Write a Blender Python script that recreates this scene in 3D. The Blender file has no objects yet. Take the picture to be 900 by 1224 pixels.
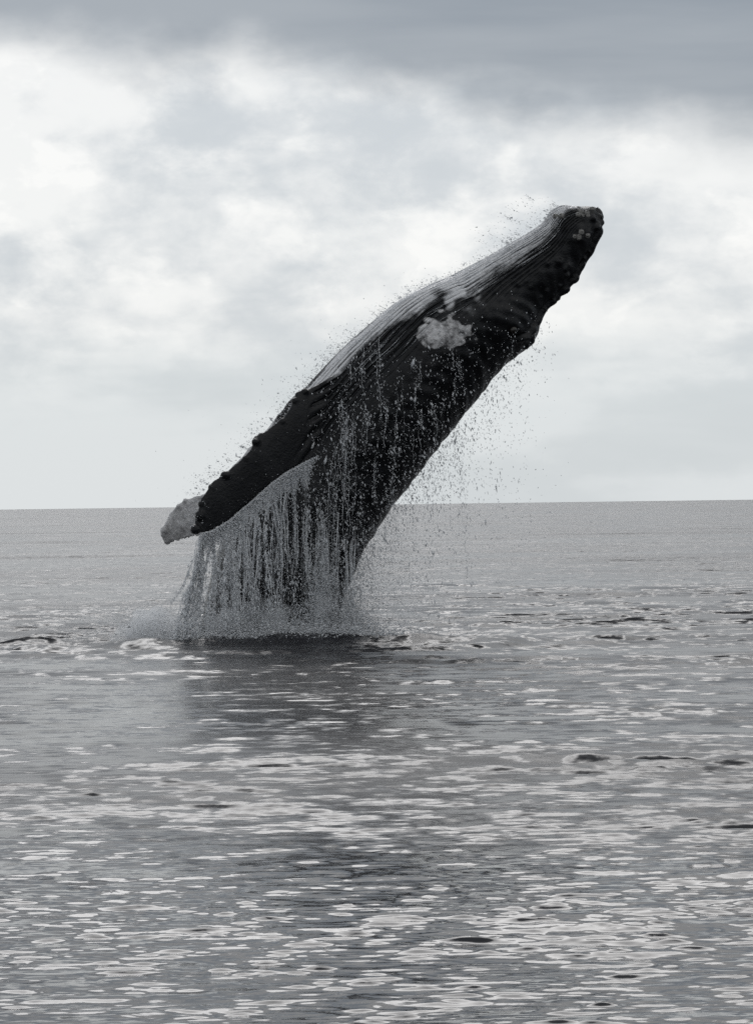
import bpy, math
import numpy as np
from mathutils import Vector, Matrix

scene = bpy.context.scene
COL = scene.collection
R = math.radians

# ------------------------------------------------------------------ camera
FW, FH, FPX = 900.0, 1224.0, 4000.0          # photograph frame, focal length in its pixels
CAM_H = 2.45
PITCH, ROLL = 9.0 / FPX, -R(0.76)
cam_data = bpy.data.cameras.new('camera')
cam = bpy.data.objects.new('camera', cam_data)
COL.objects.link(cam)
cam_data.sensor_fit = 'HORIZONTAL'
cam_data.sensor_width = 36.0
cam_data.lens = 36.0 * FPX / FW
cam_data.clip_start = 0.1
cam_data.clip_end = 60000.0
CAM_M = (Matrix.Translation((0, 0, CAM_H)) @ Matrix.Rotation(math.pi / 2 - PITCH, 4, 'X')
         @ Matrix.Rotation(ROLL, 4, 'Z'))
cam.matrix_world = CAM_M
scene.camera = cam

# ------------------------------------------------------------------ sun, sky, exposure
SUN_EL, SUN_AZ = R(39.5), R(-5.0)            # azimuth from +Y towards +X
sun_data = bpy.data.lights.new('sun', 'SUN')
sun_data.energy = 0.95
sun_data.angle = R(34.0)
sun_data.color = (1.0, 0.985, 0.975)
sun = bpy.data.objects.new('sun', sun_data)
COL.objects.link(sun)
sun.rotation_euler = Vector((math.sin(SUN_AZ) * math.cos(SUN_EL), math.cos(SUN_AZ) * math.cos(SUN_EL),
                             math.sin(SUN_EL))).to_track_quat('Z', 'Y').to_euler()

world = bpy.data.worlds.new('World')
scene.world = world
world.use_nodes = True


class NT:
    """small helper to write node graphs"""
    def __init__(self, tree):
        self.t = tree
        tree.nodes.clear()

    def n(self, kind, **kw):
        nd = self.t.nodes.new(kind)
        for k, v in kw.items():
            setattr(nd, k, v)
        return nd

    def l(self, a, b):
        self.t.links.new(a, b)

    def put(self, sock, v):
        if isinstance(v, bpy.types.NodeSocket):
            self.l(v, sock)
        else:
            sock.default_value = v

    def m(self, op, a, b=None, c=None, clamp=False):
        nd = self.n('ShaderNodeMath', operation=op, use_clamp=clamp)
        self.put(nd.inputs[0], a)
        if b is not None:
            self.put(nd.inputs[1], b)
        if c is not None:
            self.put(nd.inputs[2], c)
        return nd.outputs[0]

    def v(self, op, a, b=None):
        nd = self.n('ShaderNodeVectorMath', operation=op)
        self.put(nd.inputs[0], a)
        if b is not None:
            self.put(nd.inputs[1], b)
        return nd.outputs[0]

    def xyz(self, x, y, z):
        nd = self.n('ShaderNodeCombineXYZ')
        for i, q in enumerate((x, y, z)):
            self.put(nd.inputs[i], q)
        return nd.outputs[0]

    def sep(self, vec):
        nd = self.n('ShaderNodeSeparateXYZ')
        self.l(vec, nd.inputs[0])
        return nd.outputs

    def noise(self, vec, scale, detail=4.0, rough=0.55, dist=0.0, color=False):
        nd = self.n('ShaderNodeTexNoise')
        self.put(nd.inputs['Vector'], vec)
        self.put(nd.inputs['Scale'], scale)
        nd.inputs['Detail'].default_value = detail
        nd.inputs['Roughness'].default_value = rough
        nd.inputs['Distortion'].default_value = dist
        return nd.outputs['Color' if color else 'Fac']

    def smooth(self, x, lo, hi, a=0.0, b=1.0):
        nd = self.n('ShaderNodeMapRange', interpolation_type='SMOOTHSTEP')
        self.put(nd.inputs['Value'], x)
        for k, q in zip(('From Min', 'From Max', 'To Min', 'To Max'), (lo, hi, a, b)):
            self.put(nd.inputs[k], q)
        return nd.outputs[0]

    def mix(self, f, a, b):
        nd = self.n('ShaderNodeMix', data_type='RGBA')
        self.put(nd.inputs[0], f)
        for i, q in ((6, a), (7, b)):
            if isinstance(q, tuple):
                q = q + (1.0,) if len(q) == 3 else q
            self.put(nd.inputs[i], q)
        return nd.outputs[2]

    def attr(self, name, out='Fac'):
        return self.n('ShaderNodeAttribute', attribute_name=name).outputs[out]


g = NT(world.node_tree)
tc = g.n('ShaderNodeTexCoord')
gen = tc.outputs['Generated']
dx, dy, dz = g.sep(gen)
el = g.m('MAXIMUM', dz, 0.0)
sky = g.n('ShaderNodeTexSky', sky_type='NISHITA')
sky.sun_disc = False
sky.sun_elevation = SUN_EL
sky.sun_rotation = SUN_AZ
nish = g.v('SCALE', sky.outputs[0]); nish.node.inputs['Scale'].default_value = 0.10
# distant cumulus band above the horizon
cv = g.xyz(dx, dy, g.m('MULTIPLY', dz, 1.7))
warp = g.v('SCALE', g.v('SUBTRACT', g.noise(cv, 14.0, 3.0, color=True), (0.5, 0.5, 0.5)))
warp.node.inputs['Scale'].default_value = 0.02
cvw = g.v('ADD', g.v('ADD', cv, warp), (3.17, 0.4, 1.31))
n_big = g.noise(cvw, 17.0, 8.0, 0.57)
n_band = g.noise(g.v('ADD', g.xyz(dx, dy, g.m('MULTIPLY', dz, 5.0)), (0.7, 2.2, 5.1)), 9.0, 4.0, 0.5)
puff = g.smooth(g.m('ADD', g.m('MULTIPLY', n_big, 0.8), g.m('MULTIPLY', n_band, 0.2)), 0.37, 0.58)
n_fine = g.noise(g.v('ADD', cvw, (1.7, 0.3, 4.4)), 44.0, 6.0, 0.55)
tuft = g.smooth(n_fine, 0.47, 0.60)
puff = g.m('ADD', g.m('MULTIPLY', puff, 0.84), g.m('MULTIPLY', g.m('MULTIPLY', tuft, g.smooth(n_big, 0.38, 0.52)), 0.22), clamp=True)
cumulus = g.mix(puff, (0.61, 0.65, 0.685), (0.945, 0.95, 0.94))
low = g.mix(g.smooth(g.m('ADD', n_band, g.m('MULTIPLY', puff, 0.2)), 0.35, 0.7), (0.61, 0.66, 0.69), (0.70, 0.745, 0.77))
band = g.mix(g.smooth(g.m('ADD', el, g.m('MULTIPLY', g.m('SUBTRACT', n_band, 0.5), 0.05)), 0.025, 0.065), low, cumulus)
# the stratus deck overhead: a flat layer seen in perspective
inv = g.m('DIVIDE', 1.0, g.m('MAXIMUM', dz, 0.03))
pl = g.xyz(g.m('MULTIPLY', dx, inv), g.m('MULTIPLY', dy, inv), 0.0)
n_deck = g.noise(g.v('ADD', pl, (1.3, 7.7, 0.0)), 0.55, 6.0, 0.5)
deck_col = g.mix(g.smooth(n_deck, 0.33, 0.66), (0.255, 0.295, 0.345), (0.37, 0.405, 0.445))
# thin and brighter places further up where the hidden sun lights the layer
thin = g.m('MULTIPLY', g.smooth(el, 0.16, 0.34), g.smooth(g.noise(g.v('ADD', pl, (4.0, 1.0, 2.0)), 0.8, 5.0, 0.55), 0.40, 0.60))
deck_col = g.mix(thin, deck_col, (0.92, 0.92, 0.91))
n_edge = g.noise(g.v('ADD', cv, (9.1, 0.2, 0.5)), 22.0, 6.0, 0.5)
edge = g.m('ADD', g.m('ADD', el, g.m('MULTIPLY', dx, 0.15)), g.m('MULTIPLY', g.m('SUBTRACT', n_edge, 0.5), 0.035))
deck = g.smooth(edge, 0.112, 0.138)
clouds = g.mix(deck, band, deck_col)
final = g.mix(0.96, nish, clouds)
bg = g.n('ShaderNodeBackground')
g.l(final, bg.inputs['Color'])
bg.inputs['Strength'].default_value = 1.0
wo = g.n('ShaderNodeOutputWorld')
g.l(bg.outputs[0], wo.inputs['Surface'])

scene.view_settings.view_transform = 'Standard'
scene.view_settings.look = 'None'
scene.view_settings.exposure = 0.0
scene.view_settings.gamma = 1.0
scene.view_settings.use_curve_mapping = False
scene.render.engine = 'CYCLES'
scene.cycles.max_bounces = 6
scene.cycles.volume_bounces = 6
scene.cycles.use_denoising = False

# ------------------------------------------------------------------ helpers
CM = np.array(CAM_M)


def P(px, py, Y):
    """photo pixel -> point on the upright plane at distance Y"""
    px = np.asarray(px, float); py = np.asarray(py, float)
    d = np.stack([(px - FW / 2) / FPX, -(py - FH / 2) / FPX, -np.ones_like(px)], -1) @ CM[:3, :3].T
    t = np.asarray(Y, float) / d[..., 1]
    return d * t[..., None] + np.array([0, 0, CAM_H])


def tag(o, label=None, cat=None, kind=None, group=None):
    if label: o['label'] = label
    if cat: o['category'] = cat
    if kind: o['kind'] = kind
    if group: o['group'] = group
    return o


def np_mesh(name, verts, faces, smooth=True):
    me = bpy.data.meshes.new(name)
    verts = np.ascontiguousarray(verts, dtype=np.float32)
    faces = np.ascontiguousarray(faces, dtype=np.int32)
    nf, k = faces.shape
    me.vertices.add(len(verts)); me.vertices.foreach_set('co', verts.ravel())
    me.loops.add(nf * k); me.loops.foreach_set('vertex_index', faces.ravel())
    me.polygons.add(nf)
    me.polygons.foreach_set('loop_start', np.arange(0, nf * k, k, dtype=np.int32))
    me.polygons.foreach_set('use_smooth', np.full(nf, smooth, dtype=bool))
    me.update(calc_edges=True)
    return me


def add_obj(name, me, mat, parent=None):
    o = bpy.data.objects.new(name, me)
    COL.objects.link(o)
    if mat: me.materials.append(mat)
    if parent: o.parent = parent
    return o


def set_attr(me, name, arr):
    a = me.attributes.new(name, 'FLOAT', 'POINT')
    a.data.foreach_set('value', np.ascontiguousarray(arr, dtype=np.float32))


def material(name):
    m = bpy.data.materials.new(name)
    m.use_nodes = True
    gg = NT(m.node_tree)
    out = gg.n('ShaderNodeOutputMaterial')
    return m, gg, out


def catmull(pts, n):
    pts = np.asarray(pts, float)
    ext = np.vstack([2 * pts[0] - pts[1], pts, 2 * pts[-1] - pts[-2]])
    u = np.linspace(0, len(pts) - 1, n)
    i = np.clip(u.astype(int), 0, len(pts) - 2)
    t = (u - i)[:, None]
    p0, p1, p2, p3 = ext[i], ext[i + 1], ext[i + 2], ext[i + 3]
    return 0.5 * (2 * p1 + (p2 - p0) * t + (2 * p0 - 5 * p1 + 4 * p2 - p3) * t ** 2 + (3 * p1 - p0 - 3 * p2 + p3) * t ** 3)


def sines(x, y, rng, n, lmin, lmax, sx=1.0, sy=1.0):
    s = np.zeros_like(x)
    for _ in range(n):
        lam = math.exp(rng.uniform(math.log(lmin), math.log(lmax)))
        a = rng.uniform(0, 2 * math.pi)
        s += np.sin(2 * math.pi / lam * (x * math.cos(a) / sx + y * math.sin(a) / sy) + rng.uniform(0, 6.28))
    return s / math.sqrt(n / 2)


YW = 60.6                                      # distance of the whale
PXM = YW / FPX                                 # metres per photo pixel there

# ------------------------------------------------------------------ sea
m_sea, g, out = material('sea_water')
geo = g.n('ShaderNodeNewGeometry')
pos = geo.outputs['Position']
rip = g.attr('ripple')
p2 = g.v('MULTIPLY', pos, (1.0, 1.0, 0.0))
c1 = g.v('SUBTRACT', g.noise(p2, 5.5, 3.0, 0.6, color=True), (0.5, 0.5, 0.5))
c2 = g.v('SUBTRACT', g.noise(g.v('MULTIPLY', p2, (0.5, 1.0, 1.0)), 0.9, 3.0, 0.6, color=True), (0.5, 0.5, 0.5))
c3 = g.v('SUBTRACT', g.noise(g.v('ADD', p2, (31.0, 7.0, 0.0)), 2.3, 2.0, 0.5, color=True), (0.5, 0.5, 0.5))
cs = g.v('ADD', g.v('ADD', g.v('MULTIPLY', c1, (0.3, 0.5, 0.0)), g.v('MULTIPLY', c3, (0.7, 1.2, 0.0))), g.v('MULTIPLY', c2, (0.4, 0.8, 0.0)))
c4 = g.v('SUBTRACT', g.noise(g.v('MULTIPLY', p2, (5.0, 10.0, 1.0)), 1.0, 3.0, 0.6, 0.6, color=True), (0.5, 0.5, 0.5))
gust = g.smooth(g.noise(g.v('MULTIPLY', p2, (0.030, 0.055, 1.0)), 1.0, 4.0, 0.6), 0.3, 0.7, 0.45, 1.5)
vs = g.n('ShaderNodeVectorMath', operation='SCALE')
g.l(cs, vs.inputs[0]); g.l(g.m('MULTIPLY', rip, gust), vs.inputs['Scale'])
nrm = g.v('NORMALIZE', g.v('ADD', g.v('ADD', geo.outputs['Normal'], vs.outputs[0]), g.v('MULTIPLY', c4, (0.20, 0.44, 0.0))))
bs = g.n('ShaderNodeBsdfPrincipled')
bs.inputs['Base Color'].default_value = (0.018, 0.018, 0.021, 1)
g.l(g.m('MULTIPLY', g.attr('rough'), g.smooth(gust, 0.45, 1.5, 0.8, 1.15)), bs.inputs['Roughness'])
bs.inputs['IOR'].default_value = 1.333
g.l(nrm, bs.inputs['Normal'])
g.l(bs.outputs[0], out.inputs['Surface'])

rng = np.random.default_rng(7)
HF = CAM_H * FPX
dpx = np.concatenate([np.arange(645, 40, -0.5), np.arange(40, 8, -0.6), np.geomspace(8, 0.2, 40)])
rr = np.concatenate([np.linspace(0.6, HF / 645 * 0.98, 22), HF / dpx])
drr = np.gradient(rr)
fine = np.linspace(-R(7.6), R(7.6), 470)
side = R(7.6) + (np.linspace(0, 1, 40)[1:] ** 1.6) * (math.pi - R(7.6))
th = np.concatenate([-side[::-1][1:], fine, side])        # all round the camera, open only behind it
TH, RR = np.meshgrid(th, rr)
X, Y = (RR * np.sin(TH)).ravel(), (RR * np.cos(TH)).ravel()
DR = np.repeat(np.maximum(drr, rr * (fine[1] - fine[0]) * 0.5), len(th))
coarse = np.abs(TH.ravel()) > R(7.7)
DR = np.where(coarse, np.maximum(DR, np.abs(TH.ravel()) * RR.ravel() * 0.05), DR)
# patches of breeze and slicks
patch = sines(X, Y, rng, 14, 3.0, 12.0, 2.2, 1.6)
patch2 = sines(X, Y, rng, 10, 14.0, 60.0, 1.5, 1.5)
px_side = X / np.maximum(Y, 5.0) * FPX + 450
slick = np.exp(-(((px_side - 60) / 220) ** 2)) * np.exp(-((Y - 42) / 16) ** 2)
patch3 = sines(X, Y, rng, 12, 60.0, 500.0, 1.0, 2.0)
amp = np.clip(0.88 + 0.32 * patch + 0.22 * patch2 + 0.14 * patch3, 0.45, 1.45) * (1 - 0.55 * slick)
Z = np.zeros_like(X)
lost = np.zeros_like(X)
N = 200
BANDS = [(0.07, 0.22, 0.0290), (0.22, 0.60, 0.0215), (0.60, 1.6, 0.0120), (1.6, 8.0, 0.003)]
BETA = 0.4
for bi, (l0, l1, slope) in enumerate(BANDS):
    nb = 56 if bi < 3 else 24
    eta = np.zeros_like(X)
    var = 0.0
    env = np.clip(0.75 + 0.45 * sines(X, Y, rng, 12, l0 * 5, l1 * 6, 1.3, 0.9), 0.15, 1.25)
    if bi == 1: env = env * np.clip(0.55 + (Y - 18) / 22, 0.5, 1.5)     # calmer close to the boat
    if bi == 2: env = env * np.clip((Y - 16) / 26, 0.3, 1.6)
    mod = (amp * env) if bi < 3 else np.ones_like(X)
    for i in range(nb):
        lam = l0 * (l1 / l0) ** ((i + rng.uniform(0, 1)) / nb)
        ang = rng.normal(0, 0.26) + (0.10 if i % 3 else -0.16)
        k = 2 * math.pi / lam
        att = np.clip((lam / DR - 1.9) / 1.4, 0, 1)
        eta += slope / k * att * np.cos(k * (X * math.sin(ang) + Y * math.cos(ang)) + rng.uniform(0, 6.283))
        var += (slope / k) ** 2 / 2
        lost += (slope * (amp if bi < 3 else 1.0)) ** 2 / 2 * (1 - att ** 2) * (1.9 if bi < 3 else 1.0)
    if bi < 1:                                    # narrow steep crests on flatter troughs
        sg = math.sqrt(var)
        eta = sg / BETA * (np.exp(BETA * np.clip(eta / sg, -3, 2.6)) - 1.08)
    Z += eta * mod
# a few gusts that raise longer, regular wavelets
for gx, gy, sx_, sy_, lam, ang, sl in ((2.9, 31.0, 1.5, 2.6, 0.70, 0.10, 0.10), (1.3, 44.0, 2.2, 3.5, 1.0, 0.22, 0.07)):
    k = 2 * math.pi / lam
    env = np.exp(-((X - gx) / sx_) ** 2 - ((Y - gy) / sy_) ** 2)
    ph = k * (X * math.sin(ang) + Y * math.cos(ang)) + 0.9 * np.sin(X * 2.1 / lam + 1.0) + 0.6 * patch
    Z += sl / k * env * np.clip((lam / DR - 1.9) / 1.4, 0, 1) * (np.cos(ph) + 0.25 * np.cos(2 * ph))
# the sea heaped up where the whale bursts out, and rings running away from it
cx, cy = (330 - 450) * PXM, YW - 0.1
dxw, dyw = X - cx, Y - cy
rw = np.hypot(dxw, dyw)
ring = np.sin(2 * math.pi * (rw - 0.3) / (1.15 + 0.03 * rw)) * np.exp(-((rw - 4.2) / 3.4) ** 2)
Z += 0.034 * ring * np.clip((1.6 / DR - 2) / 3, 0, 1)
front = np.exp(-((dyw + 1.85) / 0.5) ** 2) * np.exp(-(np.abs(dxw - 0.6) / 3.6) ** 4) * (1 + 0.12 * np.sin(dxw * 2.3) + 0.10 * np.sin(dxw * 5.1 + 1))
Z += 0.19 * front
lx = X - (40 - 450) * PXM
Z += 0.15 * np.exp(-((Y - 60.2 - 0.10 * lx) / 0.5) ** 2) * np.exp(-((lx - 0.1) / 1.1) ** 2)
verts = np.stack([X, Y, Z], -1)
nr, nc = RR.shape
idx = np.arange(nr * nc).reshape(nr, nc)
quads = np.stack([idx[:-1, :-1], idx[:-1, 1:], idx[1:, 1:], idx[1:, :-1]], -1).reshape(-1, 4)[:, ::-1]
me = np_mesh('sea', verts, quads)
set_attr(me, 'ripple', np.sqrt(lost) * 6.0 + 0.04)
set_attr(me, 'rough', np.clip(np.sqrt(0.45 * np.sqrt(lost)), 0.11, 0.27))
sea = tag(add_obj('sea', me, m_sea), kind='structure')

# ------------------------------------------------------------------ whale
L_R = [((703, 249), (716, 257)), ((694, 249), (718.5, 264)), ((682, 248.5), (718, 275)), ((669, 247.5), (712, 288)),
       ((656, 255), (705, 303)), ((648, 267), (697, 316)), ((632, 279), (688, 332)), ((610, 291.5), (675, 348)),
       ((585, 306), (662, 361)), ((560, 319.5), (652, 373)), ((537, 331), (646, 388)), ((514, 340.5), (639, 407)),
       ((493, 350.5), (620, 423.5)), ((472, 363), (603, 437)), ((452, 379), (583, 461)), ((430, 398), (560, 489)),
       ((405, 421), (538, 517)), ((382, 445), (516, 545)), ((360, 470), (495, 572)), ((340, 499), (474, 599)),
       ((317, 531), (453, 629)), ((297, 568), (435, 659)), ((280, 610), (420, 690)), ((261, 655), (409, 722)),
       ((249, 702), (402, 752)), ((241, 750), (397, 784)), ((239, 802), (392, 824)), ((246, 860), (388, 872)),
       ((290, 960), (378, 960)), ((308, 1080), (362, 1080)), ((322, 1180), (346, 1180))]
NS, NA = 300, 96
Lp = catmull([a for a, b in L_R], NS)
Rp = catmull([b for a, b in L_R], NS)
S = np.linspace(0, 1, NS)
L3, R3 = P(Lp[:, 0], Lp[:, 1], YW), P(Rp[:, 0], Rp[:, 1], YW)
lean = -0.5 * np.clip(1 - S * 1.6, 0, 1)        # the head comes a little towards the viewer
C3 = (L3 + R3) / 2
C3[:, 1] += lean
A = np.linalg.norm(L3 - R3, axis=1) / 2
E3 = (L3 - R3) / (2 * A[:, None])
B = A * np.interp(S, [0, 0.08, 0.2, 0.45, 0.8, 1], [1.05, 0.95, 0.92, 1.0, 0.9, 0.75])
ta = np.linspace(0, 2 * math.pi, NA, endpoint=False)
VEN = R(24.0)                                   # ventral line turned this far to the viewer
yhat = np.array([0, -1.0, 0])
ring_v = (C3[:, None] + (A[:, None] * np.cos(ta))[..., None] * E3[:, None] + (B[:, None] * np.sin(ta))[..., None] * yhat)
parts_v, parts_f = [], []
off = 0


def push(v, f):
    global off
    parts_v.append(v)
    parts_f.extend([tuple(int(q) + off for q in ff) for ff in f])
    off += len(v)


def loft(rings):
    n, k, _ = rings.shape
    v = np.vstack([rings.reshape(-1, 3), rings[0].mean(0), rings[-1].mean(0)])
    f = []
    for i in range(n - 1):
        for j in range(k):
            j2 = (j + 1) % k
            f.append((i * k + j, i * k + j2, (i + 1) * k + j2, (i + 1) * k + j))
    for j in range(k):
        j2 = (j + 1) % k
        f.append((n * k, j2, j))
        f.append((n * k + 1, (n - 1) * k + j, (n - 1) * k + j2))
    return v, f


push(*loft(ring_v))


def ball(c, r, sq=(1, 1, 1), n=8):
    rings = []
    for i in range(1, n):
        a = math.pi * i / n
        b = np.linspace(0, 2 * math.pi, 12, endpoint=False)
        rings.append(np.stack([np.sin(a) * np.cos(b) * sq[0], np.sin(a) * np.sin(b) * sq[1], np.full(12, np.cos(a)) * sq[2]], -1) * r + np.asarray(c))
    return loft(np.array(rings))


def flipper(le, te, ys, thick, n=70):
    """le, te: photo traces of leading and trailing edge, ys: distance along it"""
    le, te = catmull(le, n), catmull(te, n)
    ys = np.interp(np.linspace(0, 1, n), np.linspace(0, 1, len(ys)), ys)
    l3, t3 = P(le[:, 0], le[:, 1], ys), P(te[:, 0], te[:, 1], ys + 0.10)
    c = (l3 + t3) / 2
    h = (l3 - t3) / 2
    u = np.gradient(c, axis=0)
    nrm = np.cross(u, h); nrm /= np.linalg.norm(nrm, axis=1)[:, None]
    a = np.linspace(0, 2 * math.pi, 28, endpoint=False)
    tk = np.linalg.norm(h, axis=1) * thick
    tk = np.maximum(tk, 0.035)
    ca = np.cos(a)
    sa = np.sin(a) * (0.75 + 0.35 * ca)          # thicker towards the leading edge
    return c[:, None] + ca[None, :, None] * h[:, None] + (sa[None, :] * tk[:, None])[..., None] * nrm[:, None], l3, t3


NLE = [(430, 428), (405, 441), (378, 459), (364, 466), (354, 468), (350, 480), (340, 497), (326, 508), (313, 518), (303, 522),
       (301, 534), (291, 546), (277, 558), (264, 569), (254, 575), (248, 585), (240, 597), (236, 612), (232, 624), (234, 634)]
NTE = [(440, 495), (426, 508), (414, 522), (404, 531), (392, 539), (380, 546), (366, 553), (353, 560), (341, 567), (330, 575),
       (319, 584), (308, 594), (297, 604), (287, 612), (278, 620), (269, 627), (260, 632), (253, 636), (246, 638), (240, 638)]
yn = [YW - 0.75, YW - 1.15, YW - 1.5, YW - 1.8, YW - 2.0]
nf_r, nf_le, nf_te = flipper(NLE, NTE, yn, 0.20)
push(*loft(nf_r))
FLE = [(400, 440), (375, 455), (352, 473), (336, 490), (322, 508), (302, 532), (282, 553), (262, 573), (245, 589), (233, 592),
       (222, 597), (211, 605), (203, 613), (198, 622), (194, 632), (193, 641), (196, 648)]
FTE = [(400, 520), (380, 540), (360, 555), (340, 570), (320, 585), (300, 602), (285, 614), (270, 625), (255, 634), (243, 640),
       (232, 642), (224, 644), (217, 646), (211, 648), (206, 650), (202, 652), (200, 653)]
yf = [YW + 0.7, YW + 1.2, YW + 1.6, YW + 1.9, YW + 2.0]
ff_r, ff_le, ff_te = flipper(FLE, FTE, yf, 0.18, 60)
push(*loft(ff_r))
rng = np.random.default_rng(3)
# knuckles along the leading edges
for arr, step, rr_ in ((nf_le, 5, 0.055), (ff_le, 4, 0.04)):
    i = 12
    while i < len(arr):
        push(*ball(arr[i] + rng.normal(0, 0.012, 3) + np.array([0.032, 0, -0.032]), rr_ * rng.uniform(0.8, 1.7), (rng.uniform(0.9, 1.3), 1, rng.uniform(0.8, 1.2))))
        i += int(rng.integers(3, 8))
# tubercles of the snout, the lips and the chin
for px_, py_, r_ in ((699.5, 248.5, 0.062), (709, 250.5, 0.07), (715, 256, 0.062), (717, 265, 0.05), (716.5, 274, 0.05), (706, 252, 0.05),
                     (711, 286, 0.06), (704, 300, 0.06), (700, 309, 0.05), (694, 318, 0.06), (686, 332, 0.065), (676, 345, 0.06), (662, 360, 0.055),
                     (653, 371, 0.05), (668, 250, 0.07), (677, 250, 0.055), (660, 256, 0.06), (653, 262, 0.06), (648, 269, 0.04), (633, 281, 0.04)):
    push(*ball(P(px_, py_, YW + lean[0] + rng.uniform(-0.12, 0.12)), r_ * 0.78))
for _ in range(46):                              # scattered bumps over the jaw and the rostrum, near side and far side
    s = rng.uniform(0.03, 0.30); a = rng.uniform(R(95), R(170)) * rng.choice([1, -1])
    i = int(s * (NS - 1))
    c = C3[i] + A[i] * math.cos(a) * E3[i] + B[i] * math.sin(a) * yhat
    push(*ball(c, rng.uniform(0.035, 0.065)))
# splash guard in front of the blowhole
push(*ball(P(624, 402, YW - 0.35), 0.26, (1, 0.9, 1)))
# flukes far below the surface
fl = []
for q in np.linspace(-1, 1, 41):
    w = 0.62 * (1 - abs(q) ** 1.6) + 0.05
    c = np.array([C3[-1][0], C3[-1][1] + q * 2.1, C3[-1][2] - 0.5 + 0.55 * abs(q) ** 1.3])
    b = np.linspace(0, 2 * math.pi, 16, endpoint=False)
    fl.append(c + np.stack([np.cos(b) * 0.09 * (1.1 - abs(q)), np.zeros(16), np.sin(b) * w], -1))
push(*loft(np.array(fl)))

raw = bpy.data.meshes.new('whale_raw')
raw.from_pydata(np.vstack(parts_v).tolist(), [], parts_f)
tmp = bpy.data.objects.new('whale_raw', raw)
COL.objects.link(tmp)
md = tmp.modifiers.new('r', 'REMESH')
md.mode = 'VOXEL'; md.voxel_size = 0.026; md.use_smooth_shade = True
sm = tmp.modifiers.new('s', 'SMOOTH'); sm.factor = 0.5; sm.iterations = 4
dg = bpy.context.evaluated_depsgraph_get()
body_me = bpy.data.meshes.new_from_object(tmp.evaluated_get(dg))
body_me.materials.clear()
bpy.data.objects.remove(tmp); bpy.data.meshes.remove(raw)
nv = len(body_me.vertices)
co = np.empty(nv * 3, np.float32); body_me.vertices.foreach_get('co', co); co = co.reshape(-1, 3).astype(float)
nr_ = np.empty(nv * 3, np.float32); body_me.vertices.foreach_get('normal', nr_); nr_ = nr_.reshape(-1, 3).astype(float)
# coordinates on the whale: s along the body, phi round it from the ventral line
best = np.empty(nv, int)
for i in range(0, nv, 20000):
    d = ((co[i:i + 20000, None, :] - C3[None]) ** 2).sum(-1)
    best[i:i + 20000] = d.argmin(1)
tang = np.gradient(C3, axis=0); tlen = np.linalg.norm(tang, axis=1); tang /= tlen[:, None]
fr = np.clip(((co - C3[best]) * tang[best]).sum(1) / tlen[best] + best, 0, NS - 1.001)
b0 = fr.astype(int); fr = (fr - b0)[:, None]
Cs = C3[b0] * (1 - fr) + C3[b0 + 1] * fr
Es = E3[b0] * (1 - fr) + E3[b0 + 1] * fr
As = A[b0] * (1 - fr[:, 0]) + A[b0 + 1] * fr[:, 0]
Bs = B[b0] * (1 - fr[:, 0]) + B[b0 + 1] * fr[:, 0]
d = co - Cs
ce = (d * Es).sum(1); cyv = (d @ yhat)
phi = np.arctan2(cyv / Bs, ce / As) - VEN
phi = (phi + math.pi) % (2 * math.pi) - math.pi
rad = np.hypot(ce / As, cyv / Bs)
s_v = (b0 + fr[:, 0]) / (NS - 1)


def sstep(x, a, b):
    t = np.clip((x - a) / (b - a), 0, 1)
    return t * t * (3 - 2 * t)


onbody = 1 - sstep(rad, 1.10, 1.2)
vlim = np.interp(s_v, [0, 0.28, 0.42, 1], [R(62), R(64), R(48), R(40)])
ven = (1 - sstep(np.abs(phi), vlim - R(10), vlim + R(14))) * sstep(s_v, 0.03, 0.10) * (1 - sstep(s_v, 0.60, 0.75)) * onbody
wob = sines(co[:, 0] + 0.4 * co[:, 1], co[:, 2], rng, 10, 2.0, 5.0) * 0.022
pleat = np.sin((phi + wob) * 2 * math.pi / R(5.6))
disp = ven * (0.016 * pleat - 0.010)
# mouth line and lip
lipphi = np.interp(s_v, [0, 0.1, 0.25, 0.33, 0.38], [R(112), R(128), R(132), R(120), R(100)]) * np.sign(phi)
dl = (phi - lipphi) * A[best]
lipm = (1 - sstep(s_v, 0.34, 0.38)) * onbody
disp += lipm * (-0.055 * np.exp(-(dl / 0.045) ** 2) + 0.045 * np.exp(-((dl - 0.12 * np.sign(phi)) / 0.07) ** 2))
disp += 0.010 * sines(co[:, 0], co[:, 2] + 0.7 * co[:, 1], rng, 16, 0.18, 0.9) * sstep(np.abs(phi), R(40), R(80))
co += nr_ * disp[:, None]
body_me.vertices.foreach_set('co', co.astype(np.float32).ravel())
body_me.update()
set_attr(body_me, 'phi', phi + wob)
set_attr(body_me, 'along', s_v * 15.0)
set_attr(body_me, 'ventral', ven)
plim = np.interp(s_v, [0, 0.06, 0.3, 0.39, 0.46, 0.6], [R(45), R(40), R(48), R(54), R(24), R(15)])
wv1 = sines(co[:, 0], co[:, 2], rng, 10, 0.6, 2.5); wv2 = sines(co[:, 0], co[:, 2], rng, 12, 0.25, 1.2)
reach = np.abs(phi) + 0.07 * wv1 - np.exp(-((s_v - 0.385) / 0.055) ** 2) * np.clip(0.16 + 0.22 * wv2, -0.05, 0.5)
set_attr(body_me, 'pale', 1 - sstep(reach, plim * 0.3, plim * 1.15))
far_fl = sstep(co[:, 1], YW + 0.95, YW + 1.25) * sstep(rad, 1.12, 1.3)
pc = P(529, 402, YW)
q = np.hypot((co[:, 0] - pc[0]) / 0.50, (co[:, 2] - pc[2]) / 0.36)
q += 0.16 * sines(co[:, 0], co[:, 2], rng, 12, 0.12, 0.7)
scar = (1 - sstep(q, 0.75, 1.15)) * (co[:, 1] < YW)
set_attr(body_me, 'white', np.maximum(far_fl, scar * 0.50))

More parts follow.
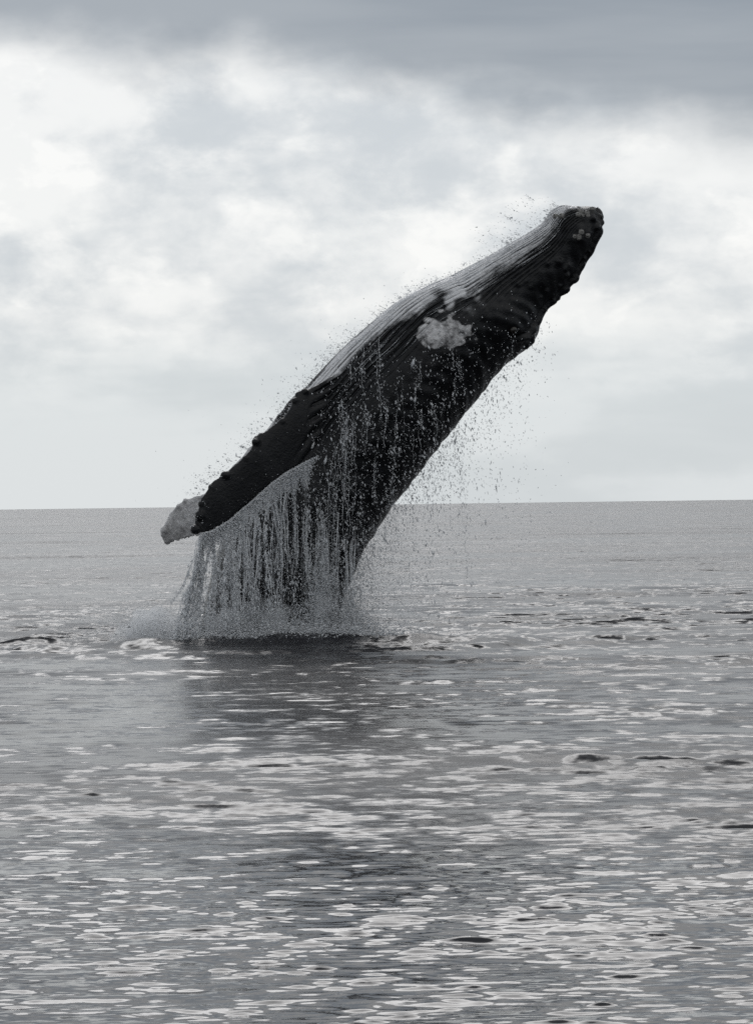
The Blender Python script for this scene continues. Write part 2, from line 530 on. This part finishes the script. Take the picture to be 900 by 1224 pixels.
m_skin, g, out = material('whale_skin')
geo = g.n('ShaderNodeNewGeometry'); pos = geo.outputs['Position']
phi_n, al_n, ven_n, whi_n = (g.attr(q) for q in ('phi', 'along', 'ventral', 'white'))
pn = g.m('ADD', phi_n, g.m('MULTIPLY', g.m('SUBTRACT', g.noise(pos, 3.0, 3.0), 0.5), 0.05))
groove = g.m('SINE', g.m('MULTIPLY', pn, 2 * math.pi / R(5.6)))
gvar = g.smooth(g.noise(g.xyz(g.m('MULTIPLY', phi_n, 8.0), g.m('MULTIPLY', al_n, 0.5), 4.0), 2.0, 3.0), 0.35, 0.6, 0.15, 1.0)
groove_mask = g.m('MULTIPLY', g.m('MULTIPLY', ven_n, gvar), g.smooth(groove, -1.0, -0.1, 1.0, 0.0))
streak = g.noise(g.xyz(g.m('MULTIPLY', phi_n, 9.0), g.m('MULTIPLY', al_n, 0.22), 0.0), 2.4, 6.0, 0.7)
pale_n = g.attr('pale')
pale = g.smooth(g.m('ADD', pale_n, g.m('MULTIPLY', g.m('ADD', g.m('SUBTRACT', streak, 0.5), g.m('MULTIPLY', g.m('SUBTRACT', g.noise(pos, 7.0, 6.0, 0.7), 0.5), 0.7)), 1.5)), 0.15, 0.90)
pale = g.m('MULTIPLY', g.m('MULTIPLY', ven_n, pale), g.m('SUBTRACT', 1.0, g.m('MULTIPLY', groove_mask, 0.85)))
fleck = g.smooth(g.noise(pos, 9.0, 5.0, 0.7), 0.66, 0.74)
dark = g.mix(g.smooth(g.noise(pos, 2.3, 5.0, 0.6), 0.3, 0.7), (0.005, 0.0055, 0.0065), (0.011, 0.0115, 0.013))
colr = g.mix(g.m('MULTIPLY', pale, 0.9), dark, (0.82, 0.82, 0.83))  # white throat pigment, with the wet sheen of the upper edge painted in
colr = g.mix(g.m('MULTIPLY', fleck, 0.5), colr, (0.20, 0.20, 0.20))  # pale skin flecks, brightened to paint in wet highlights
wn = g.smooth(g.m('ADD', whi_n, g.m('MULTIPLY', g.m('SUBTRACT', g.noise(pos, 5.0, 7.0, 0.7), 0.5), 1.1)), 0.28, 0.60)
wn = g.m('MULTIPLY', wn, g.smooth(g.noise(pos, 9.0, 5.0, 0.7), 0.25, 0.65, 0.35, 1.0))
wn = g.m('MULTIPLY', wn, g.smooth(whi_n, 0.02, 0.1))
colr = g.mix(wn, colr, (0.74, 0.73, 0.73))
bmp = g.n('ShaderNodeBump'); bmp.inputs['Strength'].default_value = 1.0; bmp.inputs['Distance'].default_value = 1.0
hgt = g.m('ADD', g.m('MULTIPLY', groove_mask, -0.03), g.m('ADD', g.m('MULTIPLY', g.noise(pos, 12.0, 6.0, 0.7), 0.018), g.m('MULTIPLY', g.noise(pos, 34.0, 3.0, 0.6), 0.007)))
g.l(hgt, bmp.inputs['Height'])
bs = g.n('ShaderNodeBsdfPrincipled')
g.l(colr, bs.inputs['Base Color'])
g.l(g.smooth(g.noise(pos, 5.0, 4.0), 0.3, 0.7, 0.08, 0.22), bs.inputs['Roughness'])
bs.inputs['IOR'].default_value = 1.33
g.l(bmp.outputs[0], bs.inputs['Normal'])
g.l(bs.outputs[0], out.inputs['Surface'])

whale = bpy.data.objects.new('humpback_whale', None)
COL.objects.link(whale)
wb = np.array([C3[int(NS * 0.83)][0], YW, 0.0])
whale.location = wb
tag(whale, 'black humpback whale breaching out of the sea, throat grooves and long flipper showing', 'whale')


def child(name, me, mat):
    o = add_obj(name, me, mat, whale)
    o.matrix_parent_inverse = Matrix.Translation(-Vector(wb))
    return o


child('body', body_me, m_skin)
# eye, low behind the corner of the mouth, one on each side
m_eye, g, out = material('eye_dark')
bs = g.n('ShaderNodeBsdfPrincipled'); bs.inputs['Base Color'].default_value = (0.012, 0.009, 0.007, 1); bs.inputs['Roughness'].default_value = 0.08
g.l(bs.outputs[0], out.inputs['Surface'])
for sg in (1, -1):
    i = int(0.375 * (NS - 1)); a = VEN + sg * R(104)
    c = C3[i] + A[i] * math.cos(a) * E3[i] * 0.99 + B[i] * math.sin(a) * yhat * 0.99
    v, f = ball(c, 0.075)
    em = bpy.data.meshes.new('eye'); em.from_pydata(v.tolist(), [], f)
    for p_ in em.polygons: p_.use_smooth = True
    child('eye', em, m_eye)
# barnacles on the chin, the snout and the flipper knuckles
m_bar, g, out = material('barnacle_shell')
geo = g.n('ShaderNodeNewGeometry')
bs = g.n('ShaderNodeBsdfPrincipled')
g.l(g.mix(g.noise(geo.outputs['Position'], 40.0, 3.0), (0.06, 0.06, 0.06), (0.30, 0.29, 0.27)), bs.inputs['Base Color'])
bs.inputs['Roughness'].default_value = 0.6
g.l(bs.outputs[0], out.inputs['Surface'])
bk = []
prof = [(1.0, 0.0), (0.85, 0.45), (0.55, 0.75), (0.32, 0.78), (0.22, 0.55), (0.02, 0.5)]
bang = np.linspace(0, 2 * math.pi, 8, endpoint=False)
bme_v = np.array([[r_ * math.cos(b) * (1 + 0.1 * (j % 2)), r_ * math.sin(b) * (1 + 0.1 * (j % 2)), h_] for r_, h_ in prof for j, b in enumerate(bang)]) * 0.05
bme_f = [(i * 8 + j, i * 8 + (j + 1) % 8, (i + 1) * 8 + (j + 1) % 8, (i + 1) * 8 + j) for i in range(len(prof) - 1) for j in range(8)]
bar_me = bpy.data.meshes.new('barnacle'); bar_me.from_pydata(bme_v.tolist(), [], bme_f); bar_me.materials.append(m_bar)
spots = []
for px_, py_, k_, sp in ((702, 256, 7, 8), (688, 252, 5, 7), (664, 258, 5, 6), (690, 285, 5, 9)):
    for _ in range(k_):
        spots.append((px_ + rng.normal(0, sp * 0.6), py_ + rng.normal(0, sp * 0.5)))
bod_xz = co[:, [0, 2]]
front_ok = (co[:, 1] < YW + 0.1) & (nr_[:, 1] < -0.15)
for (a_, b_) in spots:
    t = P(a_, b_, YW - 0.5)
    dd = ((bod_xz - t[[0, 2]]) ** 2).sum(1) + np.where(front_ok, 0, 99)
    i = int(dd.argmin())
    o = bpy.data.objects.new('barnacle', bar_me); COL.objects.link(o); o.parent = whale
    nrm = Vector(nr_[i])
    sc = rng.uniform(0.6, 1.15)
    o.matrix_parent_inverse = Matrix.Translation(-Vector(wb))
    o.matrix_basis = Matrix.Translation(Vector(co[i]) - nrm * 0.008) @ nrm.to_track_quat('Z', 'Y').to_matrix().to_4x4() @ Matrix.Scale(sc, 4)

# ------------------------------------------------------------------ flying water
m_drop, g, out = material('spray_water')
bs = g.n('ShaderNodeBsdfPrincipled')
bs.inputs['Base Color'].default_value = (0.88, 0.89, 0.90, 1)
bs.inputs['Roughness'].default_value = 0.25
bs.inputs['IOR'].default_value = 1.333
tl = g.n('ShaderNodeBsdfTranslucent'); tl.inputs['Color'].default_value = (0.92, 0.94, 0.96, 1)
mx = g.n('ShaderNodeMixShader'); mx.inputs[0].default_value = 0.45
g.l(bs.outputs[0], mx.inputs[1]); g.l(tl.outputs[0], mx.inputs[2])
g.l(mx.outputs[0], out.inputs['Surface'])


def strands(paths, radii, sides=3):
    """thin ropes of water: tapered tubes along falling paths"""
    vv, ff, o2 = [], [], 0
    a = np.linspace(0, 2 * math.pi, sides, endpoint=False)
    for p, r in zip(paths, radii):
        k = len(p)
        ringv = p[:, None] + np.stack([np.cos(a), np.sin(a), np.zeros(sides)], -1)[None] * r[:, None, None]
        i0 = (np.arange(k - 1)[:, None] * sides + np.arange(sides)[None])
        i1 = (np.arange(k - 1)[:, None] * sides + (np.arange(sides)[None] + 1) % sides)
        q = np.stack([i0, i1, i1 + sides, i0, i1 + sides, i0 + sides], -1).reshape(-1, 3) + o2
        vv.append(ringv.reshape(-1, 3)); ff.append(q); o2 += k * sides
    return np.vstack(vv), np.vstack(ff)


def drops(name, p, r, ln, dirv, label, cat, fine=False, extra=None):
    p = np.asarray(p, float); n = len(p)
    keep = p[:, 2] > 0.0
    p, r, ln = p[keep], r[keep], ln[keep]
    dirv = np.broadcast_to(dirv, (n, 3))[keep]
    n = len(p)
    d = dirv / np.linalg.norm(dirv, axis=1)[:, None]
    u = np.cross(d, np.array([0.31, 0.9, 0.17])); u /= np.linalg.norm(u, axis=1)[:, None]
    w = np.cross(d, u)
    h = (r * ln)[:, None] * d
    if fine:                                      # the smallest drops: four faces each
        q = r[:, None] * 1.15
        v = np.stack([p + h, p - h * 0.6 + u * q, p - h * 0.6 - u * q * 0.5 + w * q * 0.87, p - h * 0.6 - u * q * 0.5 - w * q * 0.87], 1).reshape(-1, 3)
        f = (np.array([(0, 1, 2), (0, 2, 3), (0, 3, 1), (1, 3, 2)])[None] + (np.arange(n) * 4)[:, None, None]).reshape(-1, 3)
        return tag(add_obj(name, np_mesh(name, v, f), m_drop), label, cat, 'stuff')
    v = np.stack([p + h, p + u * r[:, None], p + w * r[:, None], p - u * r[:, None], p - w * r[:, None], p - h], 1).reshape(-1, 3)
    base = np.array([(0, 1, 2), (0, 2, 3), (0, 3, 4), (0, 4, 1), (5, 2, 1), (5, 3, 2), (5, 4, 3), (5, 1, 4)])
    f = (base[None] + (np.arange(n) * 6)[:, None, None]).reshape(-1, 3)
    if extra is not None:
        f = np.vstack([f, extra[1] + len(v)]); v = np.vstack([v, extra[0]])
    return tag(add_obj(name, np_mesh(name, v, f), m_drop), label, cat, 'stuff')


rng = np.random.default_rng(21)


def on_curve(c, u):
    x = np.clip(u, 0, 1) * (len(c) - 1)
    i = np.clip(x.astype(int), 0, len(c) - 2)
    return c[i] + (c[i + 1] - c[i]) * (x - i)[:, None]


# water pouring off the trailing edge of the flipper
P_, R_, L_, D_ = [], [], [], []
SP, SR = [], []
K = 64
us = np.sort(np.concatenate([rng.uniform(0.07, 0.99, K - 10), rng.uniform(0.86, 1.0, 10)]))
for u in us:
    wgt = rng.lognormal(-0.25, 0.95)
    n = int(330 * wgt)
    t = rng.beta(1.0, 0.85, n)
    st = on_curve(nf_te, np.full(n, u) + rng.normal(0, 0.004, n))
    sig = rng.uniform(0.010, 0.028)
    leanx = -0.95 * max(0, (u - 0.84) / 0.16) ** 1.3 * rng.uniform(0.2, 1.1) + rng.normal(0, 0.05)
    x = st[:, 0] + rng.normal(0, 1, n) * sig * (0.6 + 1.6 * t) + leanx * t + 0.03 * np.sin(9 * t + 7 * u * 9)
    y = st[:, 1] + rng.normal(0, 0.10, n) * (0.4 + t)
    z = st[:, 2] * (1 - t) + rng.normal(0, 0.02, n)
    for _ in range(rng.integers(3, 8)):           # ropes of water within the stream
        t0 = rng.uniform(0, 0.6) ** 1.4; t1 = min(1.0, t0 + rng.uniform(0.12, 0.55)); kk = 16
        tt = np.linspace(t0, t1, kk)
        s0 = on_curve(nf_te, np.array([u + rng.normal(0, 0.006)]))[0]
        wv = rng.uniform(0.005, 0.02)
        xx = s0[0] + rng.normal(0, 1) * sig * (0.5 + 1.6 * t0) + leanx * tt + wv * np.sin(tt * rng.uniform(10, 30) + rng.uniform(0, 6)) + 0.03 * np.sin(9 * tt + 63 * u)
        yy = np.full(kk, s0[1] + rng.normal(0, 0.05))
        SP.append(np.stack([xx, yy, np.maximum(s0[2] * (1 - tt), 0.01)], -1))
        SR.append(rng.uniform(0.004, 0.016) * np.sin(np.linspace(0.08, 3.06, kk)) * rng.uniform(0.35, 1.3, kk))
    # broken up: drop clumps out
    keep = (np.sin(t * rng.uniform(20, 50) + rng.uniform(0, 6)) + rng.normal(0, 0.7, n)) > -0.35
    P_.append(np.stack([x, y, z], -1)[keep])
    R_.append((rng.lognormal(math.log(0.0064), 0.4, n))[keep])
    L_.append(rng.uniform(1.5, 5.5, n)[keep])
    dv = np.stack([np.full(n, leanx * 0.3) + rng.normal(0, 0.18, n), rng.normal(0, 0.1, n), -np.ones(n)], -1)
    D_.append(dv[keep])
n = 10000                                          # the bright lip of water on the edge itself
u = rng.beta(1.0, 1.0, n)
st = on_curve(nf_te, 0.07 + 0.9 * u)
st[:, 2] -= rng.exponential(0.11, n) - 0.02
st[:, 1] += rng.normal(0, 0.03, n) - 0.04
P_.append(st); R_.append(rng.uniform(0.006, 0.012, n)); L_.append(rng.uniform(1, 2.5, n)); D_.append(np.stack([rng.normal(0.2, 0.3, n), np.zeros(n), -np.ones(n)], -1))
drops('water_curtain', np.vstack(P_), np.concatenate(R_), np.concatenate(L_), np.vstack(D_),
      'grey curtain of sea water streaming down from the trailing edge of the whale flipper', 'water', extra=strands(SP, SR))

# the torn sheets of water that hang between the streams
m_sheet, g, out = material('sheet_water')
geo = g.n('ShaderNodeNewGeometry'); pos = geo.outputs['Position']
tfall = g.attr('fall')
n1 = g.noise(g.v('MULTIPLY', pos, (9.0, 3.0, 0.75)), 1.0, 5.0, 0.65, 0.4)
n2 = g.noise(g.v('MULTIPLY', pos, (26.0, 10.0, 7.0)), 1.0, 4.0, 0.6)
thr = g.smooth(tfall, 0.0, 0.22, 0.36, 0.555)
cover = g.smooth(g.m('ADD', g.m('MULTIPLY', n1, 0.72), g.m('MULTIPLY', n2, 0.28)), thr, g.m('ADD', thr, 0.12))
bs = g.n('ShaderNodeBsdfPrincipled')
bs.inputs['Base Color'].default_value = (0.86, 0.88, 0.90, 1); bs.inputs['Roughness'].default_value = 0.3
bm = g.n('ShaderNodeBump'); bm.inputs['Strength'].default_value = 0.8; bm.inputs['Distance'].default_value = 0.05
g.l(n2, bm.inputs['Height']); g.l(bm.outputs[0], bs.inputs['Normal'])
tl = g.n('ShaderNodeBsdfTranslucent'); tl.inputs['Color'].default_value = (0.9, 0.92, 0.95, 1)
m1 = g.n('ShaderNodeMixShader'); m1.inputs[0].default_value = 0.45
g.l(bs.outputs[0], m1.inputs[1]); g.l(tl.outputs[0], m1.inputs[2])
tr = g.n('ShaderNodeBsdfTransparent')
m2 = g.n('ShaderNodeMixShader')
g.l(g.m('MULTIPLY', cover, 0.62), m2.inputs[0]); g.l(tr.outputs[0], m2.inputs[1]); g.l(m1.outputs[0], m2.inputs[2])
g.l(m2.outputs[0], out.inputs['Surface'])
nu, nt = 150, 30
vv, ff, ft = [], [], []
for lay in range(2):
    uu = np.linspace(0.03, 1.0, nu); tt = np.linspace(0, 1, nt)
    U, T = np.meshgrid(uu, tt, indexing='ij')
    st = on_curve(nf_te, U.ravel()).reshape(nu, nt, 3)
    ln_ = np.where(U > 0.84, (U - 0.84) / 0.16, 0) ** 1.3
    wv = 0.05 * np.sin(U * 55 + 3 * T + lay) + 0.04 * np.sin(U * 131 + lay * 2)
    xs = st[..., 0] - 0.62 * ln_ * T + 0.03 * np.sin(T * 7 + U * 40 + lay)
    ys = st[..., 1] + (0.10 if lay else -0.05) + wv * (0.3 + T)
    zs = st[..., 2] * (1 - T * (0.98 if lay == 0 else 0.90)) + 0.005
    base = lay * nu * nt
    ii = np.arange(nu * nt).reshape(nu, nt) + base
    vv.append(np.stack([xs, ys, zs], -1).reshape(-1, 3)); ft.append(T.ravel())
    ff.append(np.stack([ii[:-1, :-1], ii[1:, :-1], ii[1:, 1:], ii[:-1, 1:]], -1).reshape(-1, 4))
sh = np_mesh('water_sheet', np.vstack(vv), np.vstack(ff))
set_attr(sh, 'fall', np.concatenate(ft))
tag(add_obj('water_sheet', sh, m_sheet), 'torn translucent sheets of water hanging below the whale flipper', 'water', 'stuff')

# drops in the air round the body, coming off every side of it
n = 36000
s = rng.beta(1.9, 1.5, n) * 0.60 + 0.27
a = rng.uniform(0, 2 * math.pi, n)
i = (s * (NS - 1)).astype(int)
o_ = 1.0 + rng.exponential(0.10, n)
p = C3[i] + (A[i] * np.cos(a) * o_)[:, None] * E3[i] + (B[i] * np.sin(a) * (o_ + 0.03))[:, None] * yhat
p[:, 2] -= rng.exponential(0.35, n)
keep = (rng.uniform(0, 1, n) < np.clip(0.15 + 1.3 * (s - 0.3), 0, 1))
keep &= ~((np.cos(a) > 0.2) & (s < 0.5))
from mathutils.kdtree import KDTree
fi = np.nonzero(front_ok)[0]
kd = KDTree(len(fi))
for k_, j_ in enumerate(fi):
    kd.insert((co[j_, 0], 0.0, co[j_, 2]), k_)
kd.balance()
SP, SR, FP = [], [], []
flank = [(452, 395, 90), (460, 470, 60), (430, 430, 50), (478, 470, 110), (500, 500, 70), (497, 440, 60), (447, 560, 90), (432, 590, 80), (465, 590, 60), (520, 480, 50),
         (412, 510, 90), (418, 505, 140), (405, 520, 160), (416, 508, 60), (411, 512, 60), (408, 516, 90), (414, 506, 40), (392, 560, 150), (400, 600, 120), (385, 600, 130), (545, 450, 30), (440, 480, 60), (425, 640, 70), (470, 540, 50)]
for px_, py_, ln_ in flank:
    for _ in range(4):
        st = P(px_ + rng.normal(0, 5), py_ + rng.normal(0, 14), YW - 0.9)
        kk = 18
        l_ = ln_ * PXM * rng.uniform(0.25, 1.0)
        zz = st[2] - np.linspace(0, 1, kk) * l_
        xx = st[0] + 0.018 * np.cumsum(rng.normal(0, 0.6, kk))
        yy = []
        for x_, z_ in zip(xx, zz):
            c_, k_, d_ = kd.find((x_, 0.0, z_)); yy.append(co[fi[k_], 1] if d_ < 0.1 else np.nan)
        yy = np.array(yy)
        if np.isnan(yy).any():
            continue
        yy = np.minimum(yy, np.roll(yy, 1)) - 0.03
        pth = np.stack([xx, yy, zz], -1)
        SP.append(pth); SR.append(rng.uniform(0.002, 0.006) * np.sin(np.linspace(0.08, 3.06, kk)) * rng.uniform(0.2, 1.4, kk))
        m_ = 26
        FP.append(pth[rng.integers(0, kk, m_)] + rng.normal(0, 1, (m_, 3)) * np.array([0.03, 0.03, 0.04]))
for _ in range(150):                              # wet threads running back along the throat grooves
    s0 = rng.uniform(0.08, 0.50); ph = R(rng.uniform(-30, 52)); kk = 14
    ss = np.clip(s0 + np.linspace(0, rng.uniform(0.02, 0.09), kk), 0, 0.6) * (NS - 1)
    i0 = ss.astype(int); fr_ = (ss - i0)[:, None]
    a_ = ph + VEN + 0.012 * np.sin(np.linspace(0, 6, kk) + rng.uniform(0, 6))
    mixv = lambda arr: arr[i0] * (1 - fr_) + arr[i0 + 1] * fr_
    pth = mixv(C3) + mixv(A[:, None]) * np.cos(a_)[:, None] * mixv(E3) * 1.003 + mixv(B[:, None]) * np.sin(a_)[:, None] * yhat * 1.003
    SP.append(pth); SR.append(rng.uniform(0.004, 0.012) * np.sin(np.linspace(0.08, 3.06, kk)) * rng.uniform(0.3, 1.3, kk))
FP = np.vstack(FP)
p, n0 = np.vstack([p, FP]), n
n = len(p)
keep = np.concatenate([keep, np.ones(len(FP), bool)])
drops('water_drops', p[keep], rng.lognormal(math.log(0.0047), 0.5, n)[keep], rng.uniform(1.0, 4.0, n)[keep],
      np.stack([rng.normal(0.1, 0.3, n), rng.normal(0, 0.2, n), -np.ones(n)], -1)[keep],
      'small water drops and trickles falling over the dark flank of the whale', 'water', extra=strands(SP, SR))

# water raining off the back
P_, R_, L_, D_ = [], [], [], []
for _ in range(70):
    u = rng.beta(1.5, 1.0) * 0.44 + 0.41
    n = int(80 * rng.lognormal(0, 0.6) * (0.35 + 1.3 * (u - 0.41) / 0.44))
    i = int(u * (NS - 1))
    st = R3[i]
    fall = st[2] * np.clip(rng.beta(0.85, 1.5, n), 0, 1)
    drift = abs(rng.normal(0, 0.22))
    x = st[0] - 0.02 + rng.normal(0, 0.05, n) + drift * np.sqrt(fall / 3.0) + rng.exponential(0.03, n)
    y = st[1] + rng.normal(0, 0.55) + rng.normal(0, 0.1, n)
    P_.append(np.stack([x, y, st[2] - fall], -1)); R_.append(rng.lognormal(math.log(0.0046), 0.45, n)); L_.append(rng.uniform(1.5, 5.0, n))
    D_.append(np.stack([rng.normal(0.1, 0.2, n), rng.normal(0, 0.1, n), -np.ones(n)], -1))
n = 1500                                          # finer drops carried further out
u = rng.beta(1.2, 1.1, n) * 0.42 + 0.40
i = (u * (NS - 1)).astype(int)
st = R3[i].copy()
st[:, 0] += rng.exponential(0.38, n); st[:, 2] -= rng.uniform(0, 1, n) * (st[:, 2]); st[:, 1] += rng.normal(0, 0.6, n)
P_.append(st); R_.append(rng.lognormal(math.log(0.007), 0.35, n)); L_.append(rng.uniform(1, 2, n)); D_.append(rng.normal(0, 1, (n, 3)))
drops('falling_water', np.vstack(P_), np.concatenate(R_), np.concatenate(L_), np.vstack(D_),
      'thin rain of drops falling from the smooth back of the whale', 'water', True)

# spray thrown off the throat and the flipper
n = 3300
u = np.concatenate([rng.beta(1.4, 1.2, 2300) * 0.55 + 0.10, rng.uniform(0.14, 0.26, 250), rng.uniform(0.5, 0.75, 750)])
i = (u * (NS - 1)).astype(int)
p = L3[i].copy()
dist = np.concatenate([rng.exponential(0.05, 2300), rng.uniform(0.05, 0.6, 250), rng.exponential(0.15, 750)])
p += E3[i] * dist[:, None] + np.array([-0.3, 0, -0.1]) * (dist * 0.6)[:, None]
p[:, 1] += rng.normal(0, 0.35, n) + lean[i]
k = 900
q = on_curve(nf_le, rng.uniform(0.4, 1.0, k))
q += np.stack([-rng.exponential(0.10, k), rng.normal(0, 0.1, k), rng.exponential(0.08, k)], -1)
p = np.vstack([p, q])
cl = p[rng.integers(0, len(p), 110)]              # clumps and short arcs torn off together
arcs = []
for c_ in cl:
    k = int(rng.integers(6, 40)); tt = rng.normal(0, 1, k)[:, None] * rng.uniform(0.03, 0.16)
    arcs.append(c_ + tt * np.array([-0.8, 0.1, 0.5]) + rng.normal(0, 0.018, (k, 3)))
p = np.vstack([p[rng.uniform(0, 1, len(p)) < 0.6]] + arcs); n = len(p)
drops('spray', p, rng.lognormal(math.log(0.0038), 0.5, n), rng.uniform(1, 3.0, n), np.stack([-np.ones(n), rng.normal(0, .2, n), rng.normal(0.3, 0.4, n)], -1),
      'fine spray flung up along the pale throat of the whale', 'water', True)

# white water round the foot of the whale
n = 46000
ang = rng.uniform(0, 2 * math.pi, n)
rr_ = np.sqrt(rng.uniform(0.55, 1.7, n))
hgt = rng.exponential(0.22, n) * (0.35 + 1.2 * rng.uniform(0, 1, n))
bx = (335 - 450) * PXM
x = bx + np.cos(ang) * rr_ * 1.25 + rng.normal(0, 0.18, n)
y = YW + np.sin(ang) * rr_ * 1.0
k = 9000
x = np.concatenate([x, bx + rng.normal(0.1, 1.0, k)]); y = np.concatenate([y, YW - 1.75 + rng.normal(0, 0.22, k)])
hgt = np.concatenate([hgt, 0.14 + rng.exponential(0.075, k)]); n += k
drops('splash', np.stack([x, y, hgt], -1), rng.lognormal(math.log(0.008), 0.5, n), rng.uniform(0.8, 1.8, n), rng.normal(0, 1, (n, 3)),
      'white broken water splashing up round the foot of the whale', 'splash', True)

# drifting mist over the splash: closed puffs of even, air-borne water
def puffs(name, specs, density, label, seed):
    r2 = np.random.default_rng(seed)
    vv, fc, o2 = [], [], 0
    for px_, py_, y_, rx, ry, rz, k in specs:
        c0 = P(px_, py_, y_)
        for _ in range(k):
            dv = r2.normal(0, 1, 3); dv *= r2.uniform(0.2, 1) ** 0.5 / np.linalg.norm(dv)
            c = c0 + dv * np.array([rx, ry, rz])
            c[2] = max(c[2], 0.02)
            v, f = ball(c, r2.uniform(0.25, 0.5) * min(rx, rz) + 0.05, (1, 1, r2.uniform(0.8, 1.4)))
            vv.append(v); fc += [tuple(q + o2 for q in ff) for ff in f]; o2 += len(v)
    raw = bpy.data.meshes.new('raw'); raw.from_pydata(np.vstack(vv).tolist(), [], fc)
    tmp = bpy.data.objects.new('raw', raw); COL.objects.link(tmp)
    md = tmp.modifiers.new('r', 'REMESH'); md.mode = 'VOXEL'; md.voxel_size = 0.06
    sm = tmp.modifiers.new('s', 'SMOOTH'); sm.factor = 0.6; sm.iterations = 6
    me = bpy.data.meshes.new_from_object(tmp.evaluated_get(bpy.context.evaluated_depsgraph_get()))
    me.name = name
    bpy.data.objects.remove(tmp); bpy.data.meshes.remove(raw)
    me.materials.clear()
    m, g, out = material(name + '_air')
    vol = g.n('ShaderNodeVolumePrincipled')
    vol.inputs['Color'].default_value = (0.97, 0.98, 0.99, 1)
    vol.inputs['Anisotropy'].default_value = 0.3
    vol.inputs['Density'].default_value = density
    g.l(vol.outputs[0], out.inputs['Volume'])
    return tag(add_obj(name, me, m), label, 'mist', 'stuff')


puffs('mist', [(320, 757, YW - 1.3, 1.3, 0.5, 0.28, 36), (386, 742, YW - 1.2, 0.16, 0.3, 0.6, 14), (300, 740, YW - 1.3, 0.9, 0.4, 0.3, 20)], 2.0,
      'bluish mist low over the white water at the foot of the whale', 5)
puffs('splash_puff', [(180, 752, YW - 0.3, 0.42, 0.5, 0.30, 26), (205, 757, YW - 0.5, 0.4, 0.4, 0.2, 14), (150, 760, YW - 0.3, 0.4, 0.4, 0.14, 12)], 4.0,
      'soft white puff of spray just beside the foot of the whale', 8)
puffs('thin_mist', [(452, 712, YW + 0.1, 0.75, 0.6, 1.25, 34)], 0.14,
      'thin pale haze of spray beside the whale under its falling water', 6)
# the finest spray, drop by drop, thinning out upwards
P_ = []
for px_, py_, y_, sx, sy, sz, n in ((178, 752, YW - 0.2, 0.36, 0.5, 0.24, 9000), (325, 752, YW - 1.2, 0.85, 0.5, 0.27, 30000), (387, 730, YW - 1.2, 0.13, 0.2, 0.75, 12000),
                                    (450, 735, YW + 0.1, 0.60, 0.5, 0.95, 26000), (120, 752, YW, 0.8, 0.5, 0.25, 8000), (310, 690, YW - 1.5, 0.75, 0.3, 0.9, 4000)):
    P_.append(P(px_, py_, y_) + rng.normal(0, 1, (n, 3)) * np.array([sx, sy, sz]))
p = np.vstack(P_); n = len(p)
drops('fine_spray', p, rng.lognormal(math.log(0.0040), 0.4, n), rng.uniform(0.9, 1.6, n), rng.normal(0, 1, (n, 3)),
      'veil of the finest spray drifting round the falling water and the splash', 'spray', True)
